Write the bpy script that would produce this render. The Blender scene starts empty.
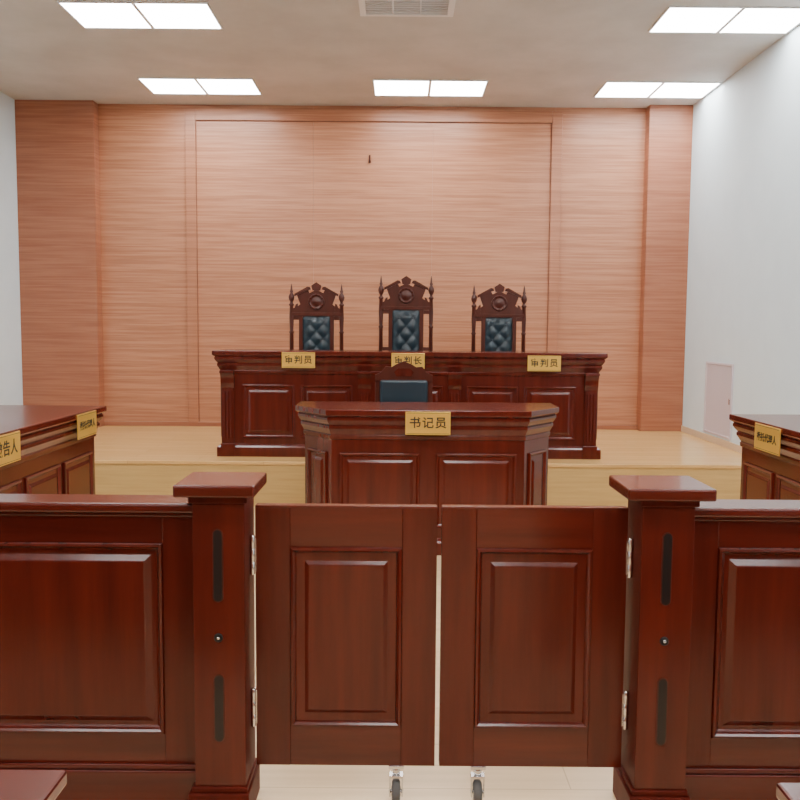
import bpy, bmesh, math, random
from mathutils import Matrix, Vector
random.seed(3)
COL = bpy.context.scene.collection

# ------------------------------------------------------------ materials
def newmat(name):
    m = bpy.data.materials.new(name); m.use_nodes = True
    nt = m.node_tree; b = nt.nodes['Principled BSDF']
    return m, nt, b

def N(nt, t, **k):
    n = nt.nodes.new(t)
    for a, v in k.items():
        setattr(n, a, v)
    return n

def grain_mat(name, c1, c2, scale, rough=.35, coat=.0, nscale=1.0, bump=.0, detail=6, spec=.5, lo=.3, hi=.7, cr_=.12):
    m, nt, b = newmat(name)
    tc = N(nt, 'ShaderNodeTexCoord'); mp = N(nt, 'ShaderNodeMapping')
    mp.inputs['Scale'].default_value = scale
    nt.links.new(tc.outputs['Object'], mp.inputs['Vector'])
    no = N(nt, 'ShaderNodeTexNoise')
    no.inputs['Scale'].default_value = nscale; no.inputs['Detail'].default_value = detail
    no.inputs['Roughness'].default_value = .6
    nt.links.new(mp.outputs[0], no.inputs['Vector'])
    cr = N(nt, 'ShaderNodeValToRGB')
    cr.color_ramp.elements[0].position = lo; cr.color_ramp.elements[1].position = hi
    cr.color_ramp.elements[0].color = (*c1, 1); cr.color_ramp.elements[1].color = (*c2, 1)
    nt.links.new(no.outputs['Fac'], cr.inputs['Fac'])
    nt.links.new(cr.outputs[0], b.inputs['Base Color'])
    b.inputs['Roughness'].default_value = rough
    b.inputs['Specular IOR Level'].default_value = spec
    b.inputs['Coat Weight'].default_value = coat
    b.inputs['Coat Roughness'].default_value = cr_
    if bump:
        bp = N(nt, 'ShaderNodeBump'); bp.inputs['Strength'].default_value = bump
        bp.inputs['Distance'].default_value = .002
        nt.links.new(no.outputs['Fac'], bp.inputs['Height'])
        nt.links.new(bp.outputs[0], b.inputs['Normal'])
    return m

def plain(name, c, rough=.5, metal=0, spec=None):
    m, nt, b = newmat(name)
    b.inputs['Base Color'].default_value = (*c, 1)
    b.inputs['Roughness'].default_value = rough
    b.inputs['Metallic'].default_value = metal
    return m

WC1, WC2 = (.062, .0066, .0033), (.108, .0122, .0058)
WOOD = grain_mat('mahogany', WC1, WC2, (14, 14, 1.1), rough=.25, coat=.22, bump=.05, spec=.4)
WOODH = grain_mat('mahogany_horizontal', WC1, WC2, (1.1, 14, 14), rough=.22, coat=.4, bump=.03, spec=.45, cr_=.08)
WOODP = grain_mat('mahogany_satin', WC1, WC2, (14, 14, 1.1), rough=.5, coat=0, bump=.05, spec=.15)
WOODD = grain_mat('mahogany_dark', (.050, .009, .004), (.08, .014, .007), (14, 14, 1.5), rough=.33, coat=.2, spec=.4)
LEATHER = plain('dark_leather', (.014, .030, .042), .33)
GOLD = plain('brass_plate', (.80, .50, .10), .35, .5)
INK = plain('black_ink', (.02, .015, .01), .5)
CHROME = plain('chrome', (.75, .75, .76), .2, 1)
BLACK = plain('black_slot', (.012, .01, .01), .3)
RUBBER = plain('caster_rubber', (.1, .1, .1), .6)
WHITEP = plain('white_frame', (.8, .8, .8), .5)
GREYP = plain('vent_grey', (.16, .16, .16), .5)
WALLW = grain_mat('painted_wall', (.66, .78, .85), (.70, .82, .89), (1, 1, 1), rough=.7, nscale=3)
CEIL = grain_mat('ceiling_plaster', (.53, .525, .50), (.65, .64, .615), (1, 1, 1), rough=.6, nscale=1.6, detail=4)
PANELW = grain_mat('access_panel_paint', (.58, .52, .58), (.61, .55, .61), (1, 1, 1), rough=.5)
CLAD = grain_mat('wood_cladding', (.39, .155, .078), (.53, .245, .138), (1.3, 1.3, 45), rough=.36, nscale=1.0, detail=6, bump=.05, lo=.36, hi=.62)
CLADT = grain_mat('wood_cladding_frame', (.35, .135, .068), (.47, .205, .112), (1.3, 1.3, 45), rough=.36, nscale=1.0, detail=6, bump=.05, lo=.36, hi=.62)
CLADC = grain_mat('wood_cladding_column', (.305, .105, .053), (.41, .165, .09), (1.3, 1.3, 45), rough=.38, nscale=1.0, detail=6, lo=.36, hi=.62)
CLADD = plain('cladding_seam_shadow', (.22, .075, .04), .6)  # dark seam backing, also shade painted along the wall frame
BASEB = grain_mat('baseboard', (.62, .48, .33), (.68, .53, .38), (1, 1, 1), rough=.4)

def floor_mat(name, a, b_, mortar, rough):
    m, nt, b = newmat(name)
    tc = N(nt, 'ShaderNodeTexCoord')
    br = N(nt, 'ShaderNodeTexBrick')
    br.inputs['Color1'].default_value = (*a, 1); br.inputs['Color2'].default_value = (*b_, 1)
    br.inputs['Mortar'].default_value = (*mortar, 1)
    br.inputs['Scale'].default_value = 1; br.inputs['Brick Width'].default_value = 1.2
    br.inputs['Row Height'].default_value = .16; br.inputs['Mortar Size'].default_value = .0025
    nt.links.new(tc.outputs['Object'], br.inputs['Vector'])
    mp = N(nt, 'ShaderNodeMapping'); mp.inputs['Scale'].default_value = (1.5, 22, 22)
    nt.links.new(tc.outputs['Object'], mp.inputs['Vector'])
    no = N(nt, 'ShaderNodeTexNoise'); no.inputs['Scale'].default_value = 1; no.inputs['Detail'].default_value = 5
    nt.links.new(mp.outputs[0], no.inputs['Vector'])
    mx = N(nt, 'ShaderNodeMix', data_type='RGBA', blend_type='MULTIPLY')
    mx.inputs['Factor'].default_value = .35
    nt.links.new(br.outputs['Color'], mx.inputs['A'])
    cr = N(nt, 'ShaderNodeValToRGB')
    cr.color_ramp.elements[0].color = (.6, .55, .5, 1); cr.color_ramp.elements[1].color = (1, 1, 1, 1)
    cr.color_ramp.elements[0].position = .3; cr.color_ramp.elements[1].position = .65
    nt.links.new(no.outputs['Fac'], cr.inputs['Fac'])
    nt.links.new(cr.outputs[0], mx.inputs['B'])
    nt.links.new(mx.outputs['Result'], b.inputs['Base Color'])
    b.inputs['Roughness'].default_value = rough
    return m
FLOOR = floor_mat('laminate_floor', (.72, .53, .32), (.66, .47, .27), (.5, .34, .19), .28)
PLATF = floor_mat('platform_laminate', (.74, .46, .18), (.69, .42, .16), (.55, .33, .13), .2)
RISER = grain_mat('riser_laminate', (.50, .32, .115), (.60, .40, .155), (2, 16, 40), rough=.35, detail=5)

def emis(name, c, s):
    m, nt, b = newmat(name)
    b.inputs['Base Color'].default_value = (.9, .9, .9, 1)
    b.inputs['Emission Color'].default_value = (*c, 1)
    b.inputs['Emission Strength'].default_value = s
    return m
LAMP = emis('led_panel', (1, .985, .96), 23)

# ------------------------------------------------------------ builder
class B:
    def __init__(s):
        s.bm = bmesh.new(); s.mats = []
    def mi(s, m):
        if m not in s.mats: s.mats.append(m)
        return s.mats.index(m)
    def add(s, verts, faces, m, smooth=False, M=None):
        i = s.mi(m)
        vs = [s.bm.verts.new((M @ Vector(v)) if M else v) for v in verts]
        for f in faces:
            try:
                fc = s.bm.faces.new([vs[k] for k in f]); fc.material_index = i; fc.smooth = smooth
            except ValueError: pass
    def box(s, x0, x1, y0, y1, z0, z1, m, c=.003, M=None):
        x0, x1 = sorted((x0, x1)); y0, y1 = sorted((y0, y1)); z0, z1 = sorted((z0, z1))
        t = bmesh.new(); bmesh.ops.create_cube(t, size=1)
        for v in t.verts:
            v.co = Vector(((x0+x1)/2+v.co.x*(x1-x0), (y0+y1)/2+v.co.y*(y1-y0), (z0+z1)/2+v.co.z*(z1-z0)))
        c = min(c, .3*min(x1-x0, y1-y0, z1-z0))
        if c > .0003:
            bmesh.ops.bevel(t, geom=t.edges[:], offset=c, segments=2, affect='EDGES', profile=.5)
        t.verts.index_update()
        s.add([v.co.copy() for v in t.verts], [[v.index for v in f.verts] for f in t.faces], m, False, M)
        t.free()
    def loft(s, poly, prof, m):
        n = len(poly); rings = []
        for o, z in prof:
            r = []
            for i in range(n):
                p0, p, p1 = Vector(poly[i-1]), Vector(poly[i]), Vector(poly[(i+1) % n])
                e1 = (p-p0).normalized(); e2 = (p1-p).normalized()
                n1 = Vector((e1.y, -e1.x)); n2 = Vector((e2.y, -e2.x))
                q = p+(n1+n2)/(1+n1.dot(n2))*o
                r.append((q.x, q.y, z))
            rings.append(r)
        V = [v for r in rings for v in r]; F = []
        for k in range(len(rings)-1):
            for i in range(n):
                j = (i+1) % n
                F.append([k*n+i, k*n+j, (k+1)*n+j, (k+1)*n+i])
        F.append(list(range(n))[::-1]); F.append([(len(rings)-1)*n+i for i in range(n)])
        s.add(V, F, m)
    def lathe(s, prof, M, m, seg=20, smooth=True):
        V = []; F = []
        for r, z in prof:
            for i in range(seg):
                a = 2*math.pi*i/seg; V.append((r*math.cos(a), r*math.sin(a), z))
        for k in range(len(prof)-1):
            for i in range(seg):
                j = (i+1) % seg; F.append([k*seg+i, k*seg+j, (k+1)*seg+j, (k+1)*seg+i])
        F.append(list(range(seg))[::-1]); F.append([(len(prof)-1)*seg+i for i in range(seg)])
        s.add(V, F, m, smooth, M)
    def rpanel(s, M, u0, u1, v0, v1, prof, m):
        """concentric moulded panel on a local frame (u, depth inward, v)"""
        V = []; F = []
        for ins, h in prof:
            V += [(u0+ins, -h, v0+ins), (u1-ins, -h, v0+ins), (u1-ins, -h, v1-ins), (u0+ins, -h, v1-ins)]
        for k in range(len(prof)-1):
            for i in range(4):
                j = (i+1) % 4; F.append([k*4+i, k*4+j, k*4+4+j, k*4+4+i])
        k = (len(prof)-1)*4; F.append([k, k+1, k+2, k+3])
        s.add(V, F, m, False, M)
    def extr(s, poly, d0, d1, m, M=None):
        """poly in (x,z), extruded along y"""
        n = len(poly)
        V = [(x, d0, z) for x, z in poly]+[(x, d1, z) for x, z in poly]
        F = [[i, (i+1) % n, n+(i+1) % n, n+i] for i in range(n)]
        F.append(list(range(n))[::-1]); F.append([n+i for i in range(n)])
        s.add(V, F, m, False, M)
    def make(s, name, loc=(0, 0, 0), rotz=0, parent=None, recalc=True):
        if recalc: bmesh.ops.recalc_face_normals(s.bm, faces=s.bm.faces[:])
        me = bpy.data.meshes.new(name); s.bm.to_mesh(me); s.bm.free()
        for m in s.mats: me.materials.append(m)
        o = bpy.data.objects.new(name, me); COL.objects.link(o)
        o.location = loc; o.rotation_euler = (0, 0, rotz)
        if parent: o.parent = parent
        return o

def face_frame(O, Nn):
    Nn = Vector((*Nn, 0)).normalized(); U = Vector((0, 0, 1)).cross(Nn)
    M = Matrix.Identity(4)
    M.col[0][:3] = U; M.col[1][:3] = -Nn; M.col[2][:3] = (0, 0, 1); M.col[3][:3] = O
    return M

APPL = [(0, 0), (0, .012), (.006, .017), (.014, .016), (.02, .008), (.026, .002), (.05, .002), (.066, .011), (.07, .012)]
DEEP = [(0, .012), (.003, .02), (.010, .022), (.016, .016), (.02, .008), (.026, .003), (.034, .003), (.040, .004), (.058, .014), (.062, .0155)]

# ------------------------------------------------------------ room
XL, XR, YB, YF, H, ZP = -4.43, 3.325, 10.34, -2.6, 4.15, .40
YP = 7.62
def simple(name, args, mat, c=0):
    b = B(); b.box(*args, mat, c=c); return b.make(name)
simple('floor', (XL-.1, XR+.1, YF-.1, YB+.1, -.1, 0), FLOOR)
simple('ceiling', (XL-.1, XR+.1, YF-.1, YB+.1, H, H+.1), CEIL)
simple('wall_left', (XL-.1, XL, YF-.1, YB+.1, 0, H), WALLW)
simple('wall_right', (XR, XR+.1, YF-.1, YB+.1, 0, H), WALLW)
simple('wall_front', (XL-.1, XR+.1, YF-.1, YF, 0, H), CLADC)  # unseen wall; wood finish made up to warm and darken reflections
b = B(); b.box(XL+.001, XR-.001, YP, YB-.17, 0, ZP, PLATF, c=0)
b.box(XL+.001, XR-.001, YP-.004, YP, 0, ZP-.03, RISER, c=0)
b.box(XL+.001, XR-.001, YP-.016, YP, ZP-.03, ZP, PLATF, c=.003)
b.box(-3.52, 2.82, YB-.17, YB-.001, 0, ZP, PLATF, c=0)
b.make('judge_platform')

b = B()
b.box(XL, XR, YB+.03, YB+.12, 0, H, CLADD, c=0)
xs = [-3.62, -2.42, -1.03, .36, 1.78, 2.9]
for i, (x0, x1) in enumerate(zip(xs[:-1], xs[1:])):
    b.box(x0+.0006, x1-.0006, YB, YB+.04, 0, H, CLAD, c=.0005)
# projecting columns
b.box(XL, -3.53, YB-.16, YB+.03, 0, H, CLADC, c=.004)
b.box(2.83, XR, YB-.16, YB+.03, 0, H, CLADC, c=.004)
b.make('wall_back')
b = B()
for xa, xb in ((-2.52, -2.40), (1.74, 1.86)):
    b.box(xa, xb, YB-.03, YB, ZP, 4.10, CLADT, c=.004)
    for xx in (xa, xb): b.box(xx-.005, xx+.005, YB-.006, YB, ZP, 4.10, CLADD, c=0)  # dark strips painting shadow gaps beside the uprights
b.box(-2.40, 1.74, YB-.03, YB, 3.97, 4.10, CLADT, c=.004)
b.box(-2.40, 1.74, YB-.006, YB, 3.964, 3.974, CLADD, c=0)  # same painted shadow line under the top rail
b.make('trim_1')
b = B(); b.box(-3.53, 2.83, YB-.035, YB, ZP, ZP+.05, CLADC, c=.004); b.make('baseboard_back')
b = B(); b.box(XR-.015, XR, YP, YB-.16, ZP, ZP+.07, BASEB, c=.003)
b.box(XR-.015, XR, YF, YP-.02, 0, .08, BASEB, c=.003); b.make('baseboard_right')
b = B(); b.box(XL, XL+.015, YP, YB-.16, ZP, ZP+.07, BASEB, c=.003)
b.box(XL, XL+.015, YF, YP-.02, 0, .08, BASEB, c=.003); b.make('baseboard_left')

# small hook on the cladding
b = B()
b.box(-.385, -.365, YB-.012, YB, 3.50, 3.59, WOODD, c=.002)
b.box(-.382, -.368, YB-.045, YB-.01, 3.50, 3.515, WOODD, c=.002)
b.box(-.382, -.368, YB-.045, YB-.035, 3.50, 3.54, WOODD, c=.002)
b.make('picture_hook')
# access panel on right wall
b = B(); M = face_frame((XR-.001, 9.05, .87), (-1, 0))
b.rpanel(M, -.38, .38, -.38, .38, [(0, 0), (0, .014), (.02, .016), (.024, .010), (.03, .010)], PANELW)
b.box(.32, .34, -.018, -.01, -.03, .03, CHROME, M=M)
b.make('access_panel')

# ceiling lights (recessed-look surface panels, two per fitting)
for iy, y in enumerate((9.55, 7.44, 5.33, 3.22, 1.11, -1.0)):  # rows after the second are out of view, added for lighting
    for ix, x in enumerate((-2.15, .29, 2.71)):
        if iy == 1 and ix == 1: continue
        b = B()
        for cx in (-.3, .3):
            b.box(cx-.3, cx+.3, -.3, -.285, -.012, 0, WHITEP, c=.001)
            b.box(cx-.3, cx+.3, .285, .3, -.012, 0, WHITEP, c=.001)
            b.box(cx-.3, cx-.285, -.285, .285, -.012, 0, WHITEP, c=.001)
            b.box(cx+.285, cx+.3, -.285, .285, -.012, 0, WHITEP, c=.001)
            b.box(cx-.285, cx+.285, -.285, .285, -.007, 0, LAMP, c=0)
        b.make('ceiling_light_panel', (x, y, H))
b = B()
b.box(-.38, .38, -.24, -.20, -.025, 0, WHITEP); b.box(-.38, .38, .20, .24, -.025, 0, WHITEP)
b.box(-.38, -.33, -.2, .2, -.025, 0, WHITEP); b.box(.33, .38, -.2, .2, -.025, 0, WHITEP)
b.box(-.33, .33, -.2, .2, -.003, 0, GREYP, c=0)
for i in range(8):
    y = -.17+i*.0486
    b.box(-.33, .33, y-.005, y+.007, -.016, -.004, WHITEP, c=.001)
for x in (-.11, .11): b.box(x-.005, x+.005, -.2, .2, -.02, -.003, WHITEP, c=.001)
b.make('air_conditioning_vent', (.03, 7.12, H))

# ------------------------------------------------------------ desks
CORN = lambda z, h: [(.035, z), (.035, z+.085), (.02, z+.10), (.006, z+.108), (0, z+.115), (0, z+h-.215),
    (.010, z+h-.208), (.012, z+h-.185), (.006, z+h-.178), (.018, z+h-.155), (.030, z+h-.135), (.030, z+h-.118), (.024, z+h-.112),
    (.040, z+h-.092), (.050, z+h-.075), (.050, z+h-.060), (.044, z+h-.054), (.064, z+h-.040), (.068, z+h-.034), (.068, z+h-.004), (.064, z+h)]

# judge bench
CX = .085; YJ = 7.93; W = 1.72
b = B()
b.loft([(CX-W, YJ), (CX+W, YJ), (CX+W, YJ+.45), (CX-W, YJ+.45)], CORN(0, .968), WOOD)
M = face_frame((CX, YJ, 0), (0, -1))
def pil(u, w=.11):
    b.box(u-w/2-.01, u+w/2+.01, -.045, 0, 0, .12, WOOD, M=M)
    b.box(u-w/2, u+w/2, -.028, 0, .12, .755, WOOD, M=M)
    for k in (-1, 0, 1):
        b.box(u+k*.03-.009, u+k*.03+.009, -.036, -.02, .16, .60, WOOD, c=.006, M=M)
    # scrolled corbel
    pr = []
    for i in range(13):
        t = i/12; pr.append((-.03-.045*(.5-.5*math.cos(math.pi*t))-.010*math.sin(2*math.pi*t), .63+.135*t))
    for k in range(-2, 3):
        uu = u+k*.024; V = []; n = len(pr)
        g = .004 if k % 2 else 0
        for d, v in pr: V.append((uu-.012, d+g, v))
        for d, v in pr: V.append((uu+.012, d+g, v))
        V += [(uu-.012, 0, .63), (uu-.012, 0, .765), (uu+.012, 0, .63), (uu+.012, 0, .765)]
        F = [[i, i+1, n+i+1, n+i] for i in range(n-1)]
        F.append(list(range(n))+[2*n+1, 2*n]); F.append([n+i for i in range(n)][::-1]+[2*n+2, 2*n+3])
        b.add(V, F, WOOD, False, M)
    b.box(u-w/2-.008, u+w/2+.008, -.09, 0, .765, .79, WOOD, M=M)
for u in (-W+.065, -.41, .41, W-.065): pil(u)
for u0, u1 in ((-1.52, -1.05), (-.99, -.52), (-.31, -.03), (.03, .31), (.52, .99), (1.05, 1.52)):
    b.rpanel(M, u0, u1, .17, .66, APPL, WOOD)
for Nx, X in ((-1, CX-W), (1, CX+W)):
    b.rpanel(face_frame((X, YJ+.225, 0), (Nx, 0)), -.17, .17, .17, .66, APPL, WOOD)
b.make('judge_bench', (0, 0, ZP))

# clerk desk
b = B()
yc = 6.01
poly = [(-.475, yc), (.870, yc), (1.085, yc+.29), (1.085, yc+.56), (-.69, yc+.56), (-.69, yc+.29)]
b.loft(poly, CORN(0, 1.02), WOOD)
M = face_frame((.1975, yc, 0), (0, -1))
b.rpanel(M, -.615, -.055, .19, .715, APPL, WOOD); b.rpanel(M, .055, .615, .19, .715, APPL, WOOD)
for p, q in (((-.69, yc+.29), (-.475, yc)), ((.870, yc), (1.085, yc+.29))):
    p = Vector(p); q = Vector(q); e = (q-p).normalized(); n = (e.y, -e.x); mid = (p+q)/2
    M = face_frame((mid.x, mid.y, 0), n)
    b.rpanel(M, -.125, .125, .19, .715, APPL, WOOD)
b.make('clerk_desk')

# litigant desks
def side_desk(x0, x1, y0, y1, nx):
    b = B()
    b.loft([(x0, y0), (x1, y0), (x1, y1), (x0, y1)], CORN(0, 1.02), WOOD)
    X = x1 if nx > 0 else x0
    M = face_frame((X, (y0+y1)/2, 0), (nx, 0)); L = (y1-y0)/2
    n = 4; w = (2*L-.08)/n
    for i in range(n):
        u = -L+.04+i*w
        b.rpanel(M, u+.03, u+w-.03, .19, .715, APPL, WOOD)
    M = face_frame(((x0+x1)/2, y1, 0), (0, 1)); b.rpanel(M, -.33, .33, .19, .715, APPL, WOOD)
    M = face_frame(((x0+x1)/2, y0, 0), (0, -1)); b.rpanel(M, -.33, .33, .19, .715, APPL, WOOD)
    b.make('litigant_desk')
side_desk(-2.95, -2.14, 3.7, 6.05, 1)
side_desk(2.30, 3.10, 3.7, 5.80, -1)

# ------------------------------------------------------------ nameplates
def plate(text, loc, rotz, w=.30, h=.15, size=.085, sp=1.1):
    b = B()
    b.box(-w/2, w/2, -.008, 0, -h, 0, GOLD, c=.002)
    b.box(-w/2+.008, w/2-.008, -.0095, -.007, -h+.008, -h+.010, INK, c=0)
    b.box(-w/2+.008, w/2-.008, -.0095, -.007, -.010, -.008, INK, c=0)
    o = b.make('desk_nameplate', loc, rotz)
    cu = bpy.data.curves.new('t', 'FONT'); cu.body = text; cu.size = size
    cu.align_x = 'CENTER'; cu.align_y = 'CENTER'; cu.extrude = .0008; cu.offset = .0012
    cu.space_character = sp
    to = bpy.data.objects.new('t', cu); COL.objects.link(to)
    bpy.context.view_layer.update()
    dg = bpy.context.evaluated_depsgraph_get()
    me = bpy.data.meshes.new_from_object(to.evaluated_get(dg))
    bpy.data.objects.remove(to)
    me.materials.clear(); me.materials.append(INK)
    t = bpy.data.objects.new('lettering', me); COL.objects.link(t)
    t.rotation_euler = (math.pi/2, 0, 0); t.location = (0, -.009, -h/2); t.parent = o
fy = YJ-.068
plate('审判员', (-.92, fy, ZP+.958), 0, h=.14, size=.078, sp=1.2)
plate('审判长', (.07, fy, ZP+.958), 0, h=.14, size=.078, sp=1.2)
plate('审判员', (1.30, fy, ZP+.945), 0, h=.14, size=.078, sp=1.2)
plate('书记员', (.193, yc-.068, 1.012), 0, w=.31, h=.16, size=.082, sp=1.15)
plate('委托代理人', (-2.14+.068, 5.72, 1.01), math.pi/2, w=.34, h=.16, size=.056, sp=1)
plate('被告人', (-2.14+.068, 4.53, 1.01), math.pi/2, w=.34, h=.16, size=.085)
plate('委托代理人', (2.30-.068, 5.24, 1.01), -math.pi/2, w=.36, h=.16, size=.056, sp=1)

# ------------------------------------------------------------ chairs
def tuft(b, x0, x1, z0, z1, y, nx, nz, m, amp=.022):
    V = []; F = []; cols = nx*10; rows = nz*10
    for j in range(rows+1):
        for i in range(cols+1):
            u = i/cols*nx; v = j/rows*nz
            h = (abs(math.sin(math.pi*(u+v)/1))*abs(math.sin(math.pi*(u-v)/1)))**.45
            e = min(1, min(i, cols-i, j, rows-j)/4)
            V.append((x0+(x1-x0)*i/cols, y-.012*e-amp*h*e, z0+(z1-z0)*j/rows))
    for j in range(rows):
        for i in range(cols):
            a = j*(cols+1)+i; F.append([a, a+1, a+cols+2, a+cols+1])
    b.add(V, F, m, True)

def judge_chair(x, y, ht, w=.50):
    b = B(); hw = w/2
    k = ht/1.64
    # back posts (turned)
    for sx in (-1, 1):
        prof = [(.022, 0), (.022, .45), (.018, .46), (.027, .48), (.018, .50), (.020, .52), (.023, .8), (.020, 1.12), (.027, 1.135), (.018, 1.15),
                (.020, 1.17), (.024, 1.28), (.019, 1.40), (.030, 1.415), (.018, 1.43), (.014, 1.445), (.026, 1.465), (.031, 1.49), (.026, 1.515),
                (.013, 1.535), (.018, 1.55), (.012, 1.565), (.008, 1.60), (.002, 1.63)]
        b.lathe([(r, z*k) for r, z in prof], Matrix.Translation((sx*hw, 0, 0)), WOODD, 16)
    # centre back frame and leather
    zt = 1.30*k
    b.box(-.18, -.14, -.02, .02, .50, zt+.02, WOODD); b.box(.14, .18, -.02, .02, .50, zt+.02, WOODD)
    b.box(-.14, .14, -.005, .02, .50, zt, WOODD)
    b.box(-.18, .18, -.02, .02, .47, .53, WOODD)
    tuft(b, -.14, .14, .53, zt, -.004, 2, 5, LEATHER)
    for j in range(0, 11):
        for i in range(0, 5):
            if (i+j) % 2 == 0 and 0 < i < 4 and 0 < j < 10:
                bx = -.14+.28*i/4; bz = .53+(zt-.53)*j/10
                b.lathe([(.001, -.006), (.008, -.004), (.009, 0), (.006, .006)], Matrix.Translation((bx, -.016, bz)) @ Matrix.Rotation(math.pi/2, 4, 'X'), LEATHER, 8)
    # cross rails to the posts
    for z in (.56, .92*k, 1.28*k):
        for sx in (-1, 1):
            b.box(sx*.17, sx*hw, -.012, .012, z-.02, z+.02, WOODD)
    # crest : shoulders, tympanum and broken pediment
    zc = zt
    b.box(-hw, hw, -.022, .022, zc, zc+.035, WOODD)
    poly = [(-.19, zc+.03), (.19, zc+.03), (.19, zc+.10), (.165, zc+.12), (.185, zc+.17), (.20, zc+.215), (.085, zc+.265), (.07, zc+.235), (0, zc+.27),
            (-.07, zc+.235), (-.085, zc+.265), (-.20, zc+.215), (-.185, zc+.17), (-.165, zc+.12), (-.19, zc+.10)]
    b.extr(poly, -.018, .018, WOODD)
    for sx in (-1, 1):
        # raking cornices
        p = [(sx*.225, zc+.20), (sx*.225, zc+.225), (sx*.09, zc+.30), (sx*.065, zc+.295), (sx*.055, zc+.27), (sx*.09, zc+.262)]
        b.extr(p if sx > 0 else p[::-1], -.035, .03, WOODD)
        # scroll bracket between crest and post
        p = [(sx*.19, zc+.03), (sx*hw, zc+.03), (sx*hw, zc+.07), (sx*.225, zc+.085), (sx*.21, zc+.12), (sx*.19, zc+.13)]
        b.extr(p if sx > 0 else p[::-1], -.014, .014, WOODD)
    b.extr([(-.04, zc+.26), (.04, zc+.26), (.052, zc+.31), (0, zc+.345), (-.052, zc+.31)], -.028, .022, WOODD)
    R = Matrix.Translation((0, -.018, zc+.145)) @ Matrix.Rotation(math.pi/2, 4, 'X')
    b.lathe([(.082, 0), (.082, .01), (.075, .018), (.064, .012), (.060, .006), (.045, .010), (.03, .018), (.005, .022)], R, WOODD, 24)
    for i in range(12):
        a = i*math.pi/6
        b.lathe([(.007, 0), (.008, .014), (.003, .018)], Matrix.Translation((.07*math.cos(a), -.02, zc+.145+.07*math.sin(a))) @ Matrix.Rotation(math.pi/2, 4, 'X'), WOOD, 8)
    # seat
    b.box(-hw, hw, -.44, .02, .38, .44, WOODD, c=.006)
    b.box(-hw+.03, hw-.03, -.43, -.02, .44, .51, LEATHER, c=.02)
    for sx in (-1, 1):
        b.lathe([(.018, 0), (.024, .03), (.018, .06), (.026, .20), (.018, .33), (.026, .36), (.026, .44), (.018, .47), (.024, .56), (.018, .66)],
                Matrix.Translation((sx*(hw-.0), -.41, 0)), WOODD, 14)
        b.box(sx*hw-.028, sx*hw+.028, -.45, .0, .66, .695, WOODD, c=.01)
        b.box(sx*hw-.012, sx*hw+.012, -.40, .0, .16, .20, WOODD)
    b.make('judge_chair', (x, y, ZP))
judge_chair(-.865, 8.99, 1.64, .515)
judge_chair(.055, 8.99, 1.73, .515)
judge_chair(1.01, 8.99, 1.64, .515)

# clerk chair
b = B(); hw = .215
for sx in (-1, 1):
    b.box(sx*hw-.02, sx*hw+.02, -.02, .02, 0, 1.16, WOODD, c=.006)
    b.box(sx*hw-.02, sx*hw+.02, -.42, -.38, 0, .66, WOODD, c=.006)
    b.box(sx*hw-.03, sx*hw+.03, -.44, 0, .66, .69, WOODD, c=.008)
pol = [(-.235, 1.14), (.235, 1.14), (.235, 1.20), (.19, 1.22), (.15, 1.27), (.10, 1.265), (.07, 1.285), (0, 1.315), (-.07, 1.285), (-.10, 1.265), (-.15, 1.27), (-.19, 1.22), (-.235, 1.20)]
b.extr(pol, -.02, .02, WOODD)
b.extr([(-.06, 1.19), (.06, 1.19), (.08, 1.225), (.05, 1.255), (-.05, 1.255), (-.08, 1.225)], -.03, -.018, WOOD)
b.box(-hw, hw, -.01, .02, .55, 1.15, WOODD)
b.box(-hw+.02, hw-.02, -.06, -.005, .55, 1.16, LEATHER, c=.022)
b.box(-hw, hw, -.42, .02, .38, .44, WOODD, c=.005)
b.box(-hw+.02, hw-.02, -.41, -.03, .44, .51, LEATHER, c=.02)
b.make('clerk_chair', (.03, 7.12, 0))

# ------------------------------------------------------------ railing, posts, gates
def framed(b, M, u0, u1, v0, v1, panels, t=.02):
    """M frame at the core surface. Frame boards stand .012 proud. panels=[(a,b,c,d)]"""
    us = [u0]
    for (a, c_, d, e) in panels: us += [a, c_]
    us.append(u1)
    for i in range(0, len(us), 2):
        if us[i+1]-us[i] > .001: b.box(us[i], us[i+1], -.012, .004, v0, v1, WOOD, c=.0015, M=M)
    for (a, c_, d, e) in panels:
        b.box(a, c_, -.0115, .004, v0, d, WOODH, c=.0015, M=M)
        b.box(a, c_, -.0115, .004, e, v1, WOODH, c=.0015, M=M)
        b.rpanel(M, a, c_, d, e, DEEP, WOOD)

def railing(x0, x1, near_right):
    b = B()
    b.box(x0, x1, 2.765, 2.815, .04, .99, WOOD, c=.001)
    L = x1-x0; w = .80; st = .115 if near_right else .105
    ps = []
    if near_right:   # panels start from the right end
        c = x1-st
        while c-w > x0+.05:
            ps.append((c-w, c)); c -= w+st
        ps = ps[::-1]
    else:
        c = x0+st
        while c+w < x1-.05:
            ps.append((c, c+w)); c += w+st
    for y, n in ((2.765, -1), (2.815, 1)):
        M = face_frame((0, y, 0), (0, n))
        P = [(a, d, .25, .885) if n < 0 else (-d, -a, .25, .885) for a, d in ps]
        if n > 0: P = P[::-1]
        framed(b, M, x0 if n < 0 else -x1, x1 if n < 0 else -x0, .12, .985, P)
    # plinth and handrail
    b.box(x0, x1, 2.725, 2.855, 0, .135, WOODH, c=.004)
    b.box(x0, x1, 2.738, 2.842, .135, .150, WOODH, c=.004)
    b.box(x0, x1, 2.735, 2.845, .975, .990, WOODH, c=.004)
    b.box(x0, x1, 2.715, 2.865, .990, 1.022, WOODH, c=.008)
    b.make('courtroom_railing')
railing(XL+.016, -.646, True)
railing(.923, XR-.016, False)

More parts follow.
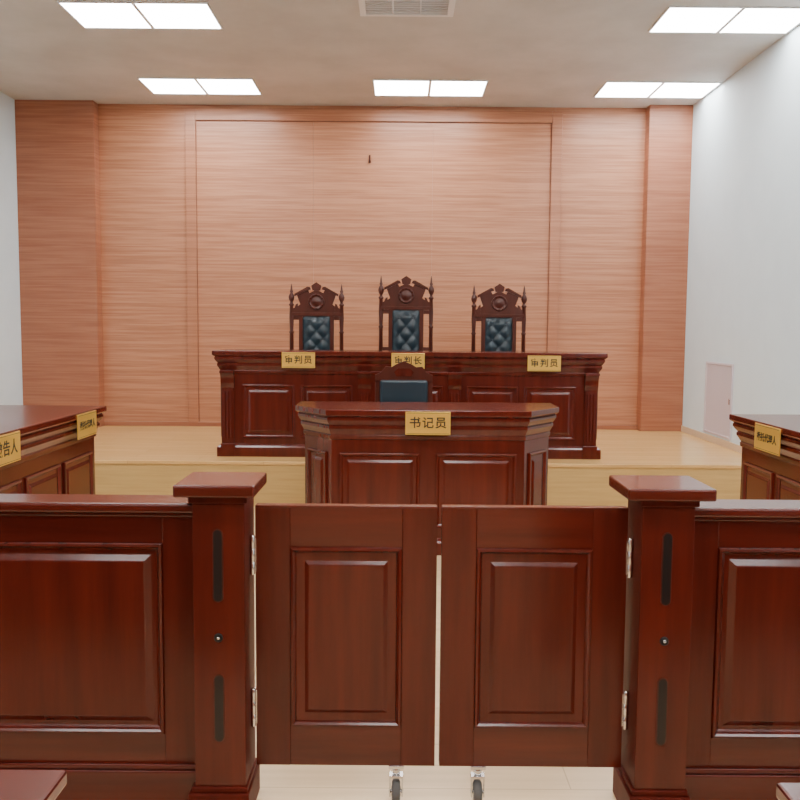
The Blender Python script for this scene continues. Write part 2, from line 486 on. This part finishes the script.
def stadium(w, h, n=10):
    r = w/2; P = []
    for i in range(n+1):
        a = -math.pi+math.pi*i/n; P.append((r*math.cos(a), -h/2+r+r*math.sin(a)))
    for i in range(n+1):
        a = math.pi*i/n; P.append((r*math.cos(a), h/2-r+r*math.sin(a)))
    return P

def post(x0, x1, cx0, cx1, dx=0):
    b = B(); y0, y1 = 2.67, 2.85
    b.box(x0, x1, y0, y1, .10, 1.065, WOODP, c=.004)
    b.box(x0+.001, x1-.001, y0-.001, y0+.004, .12, 1.03, WOOD, c=.001)
    b.box(x0-.018, x1+.012, y0-.02, y1+.02, 0, .10, WOODP, c=.004)
    b.box(x0-.009, x1+.006, y0-.01, y1+.01, .10, .118, WOODP, c=.004)
    b.box(x0-.010, x1+.010, y0-.012, y1+.012, 1.035, 1.06, WOODP, c=.004)
    b.box(cx0, cx1, y0-.05, y1+.03, 1.06, 1.098, WOODH, c=.006)
    # slots
    xm = (x0+x1)/2+dx
    for z, h in ((.836, .235), (.375, .222)):
        P = [(xm+u, z+v) for u, v in stadium(.034, h)]
        Q = [(xm+u, z+v) for u, v in stadium(.026, h-.008)]
        b.extr(P, y0-.003, y0+.002, WOODD); b.extr(Q, y0-.0037, y0+.002, BLACK)
    R = Matrix.Translation((xm, y0+.001, .605)) @ Matrix.Rotation(math.pi/2, 4, 'X')
    b.lathe([(.014, 0), (.014, .005), (.010, .007), (.008, .004)], R, BLACK, 18)
    b.lathe([(.005, .003), (.005, .009), (.003, .010)], R, CHROME, 12)
    b.make('gate_post')
post(-.645, -.482, -.692, -.443, -.002)
post(.758, .922, .700, .970, -.002)

def gate(x0, x1, hinge_left):
    b = B(); y0, y1 = 2.775, 2.811
    z0, z1 = .135, 1.003
    b.box(x0, x1, y0+.004, y1-.004, z0, z1-.004, WOOD, c=.001)
    for y, n in ((y0+.012, -1), (y1-.012, 1)):
        M = face_frame(((x0+x1)/2, y, 0), (0, n)); W2 = (x1-x0)/2
        sl, sr = .113, .112
        if n < 0: P = [(-W2+sl, W2-sr, .268, .872)]
        else: P = [(-W2+sr, W2-sl, .268, .872)]
        framed(b, M, -W2, W2, z0, z1, P)
    b.box(x0, x1, y0-.001, y1+.001, z1-.004, z1+.004, WOODH, c=.002)
    # hinges
    hx = x0-.008 if hinge_left else x1+.008
    s = 1 if hinge_left else -1
    for z, h in ((.845, .13), (.335, .13)):
        M = Matrix.Translation((hx, 2.768, z-h/2))
        b.lathe([(.006, 0), (.0085, .003), (.0085, h*.32), (.007, h*.33), (.0085, h*.34), (.0085, h*.66), (.007, h*.67), (.0085, h*.68), (.0085, h-.003), (.006, h)], M, CHROME, 14)
        b.box(hx, hx+s*.012, 2.768, 2.80, z-h/2+.01, z+h/2-.01, CHROME, c=.0005)
    # caster near the free edge
    cx = x1-.127 if hinge_left else x0+.130
    b.box(cx-.025, cx+.025, 2.77, 2.815, .125, .136, CHROME, c=.002)
    b.lathe([(.012, .095), (.014, .11), (.014, .126)], Matrix.Translation((cx, 2.793, 0)), CHROME, 14)
    # fork: two legs and the wheel facing the camera
    for sx in (-1, 1):
        b.box(cx+sx*.021-.002, cx+sx*.021+.002, 2.778, 2.808, .025, .097, CHROME, c=.001)
    b.box(cx-.023, cx+.023, 2.776, 2.810, .090, .098, CHROME, c=.001)
    RR = Matrix.Translation((cx-.014, 2.793, .0385)) @ Matrix.Rotation(math.pi/2, 4, 'Y')
    b.lathe([(.030, 0), (.037, .004), (.038, .014), (.037, .024), (.030, .028)], RR, RUBBER, 24)
    b.lathe([(.016, -.0015), (.016, .0295)], RR, CHROME, 16)
    b.lathe([(.006, -.010), (.006, .038)], RR, CHROME, 10)
    b.make('swing_gate')
gate(-.466, .124, True)
gate(.139, .742, False)

# gallery desks (foreground)
def gdesk(x0, x1, y0, y1):
    b = B()
    b.box(x0, x1, y0, y1, .73, .76, WOODH, c=.006)
    b.box(x0+.02, x1-.02, y0+.02, y1-.02, .70, .73, WOODH, c=.004)
    for x in (x0+.04, x1-.08):
        b.box(x, x+.04, y0+.06, y1-.06, .0, .70, WOOD)
        b.box(x-.015, x+.055, y0+.04, y1-.04, 0, .06, WOOD)
    b.box(x0+.08, x1-.08, y1-.10, y1-.08, .15, .70, WOOD)
    M = face_frame(((x0+x1)/2, y1-.08, 0), (0, 1))
    w = (x1-x0)/2-.16
    b.rpanel(M, -w, -.04, .22, .64, APPL, WOOD); b.rpanel(M, .04, w, .22, .64, APPL, WOOD)
    b.make('gallery_desk')
gdesk(-2.4, -.612, 1.02, 1.555)
gdesk(.692, 2.5, 1.0, 1.53)

# ------------------------------------------------------------ world & camera
w = bpy.data.worlds.new('world'); bpy.context.scene.world = w; w.use_nodes = True
w.node_tree.nodes['Background'].inputs[0].default_value = (.8, .85, .9, 1)
w.node_tree.nodes['Background'].inputs[1].default_value = .3
cam = bpy.data.cameras.new('camera'); co = bpy.data.objects.new('camera', cam); COL.objects.link(co)
cam.sensor_width = 36; cam.lens = 870/800*36; cam.clip_start = .05
co.matrix_world = Matrix.Translation((0, 0, 1.58)) @ Matrix.Rotation(math.radians(90-4.7), 4, 'X') @ Matrix.Rotation(math.radians(.45), 4, 'Z')
bpy.context.scene.camera = co
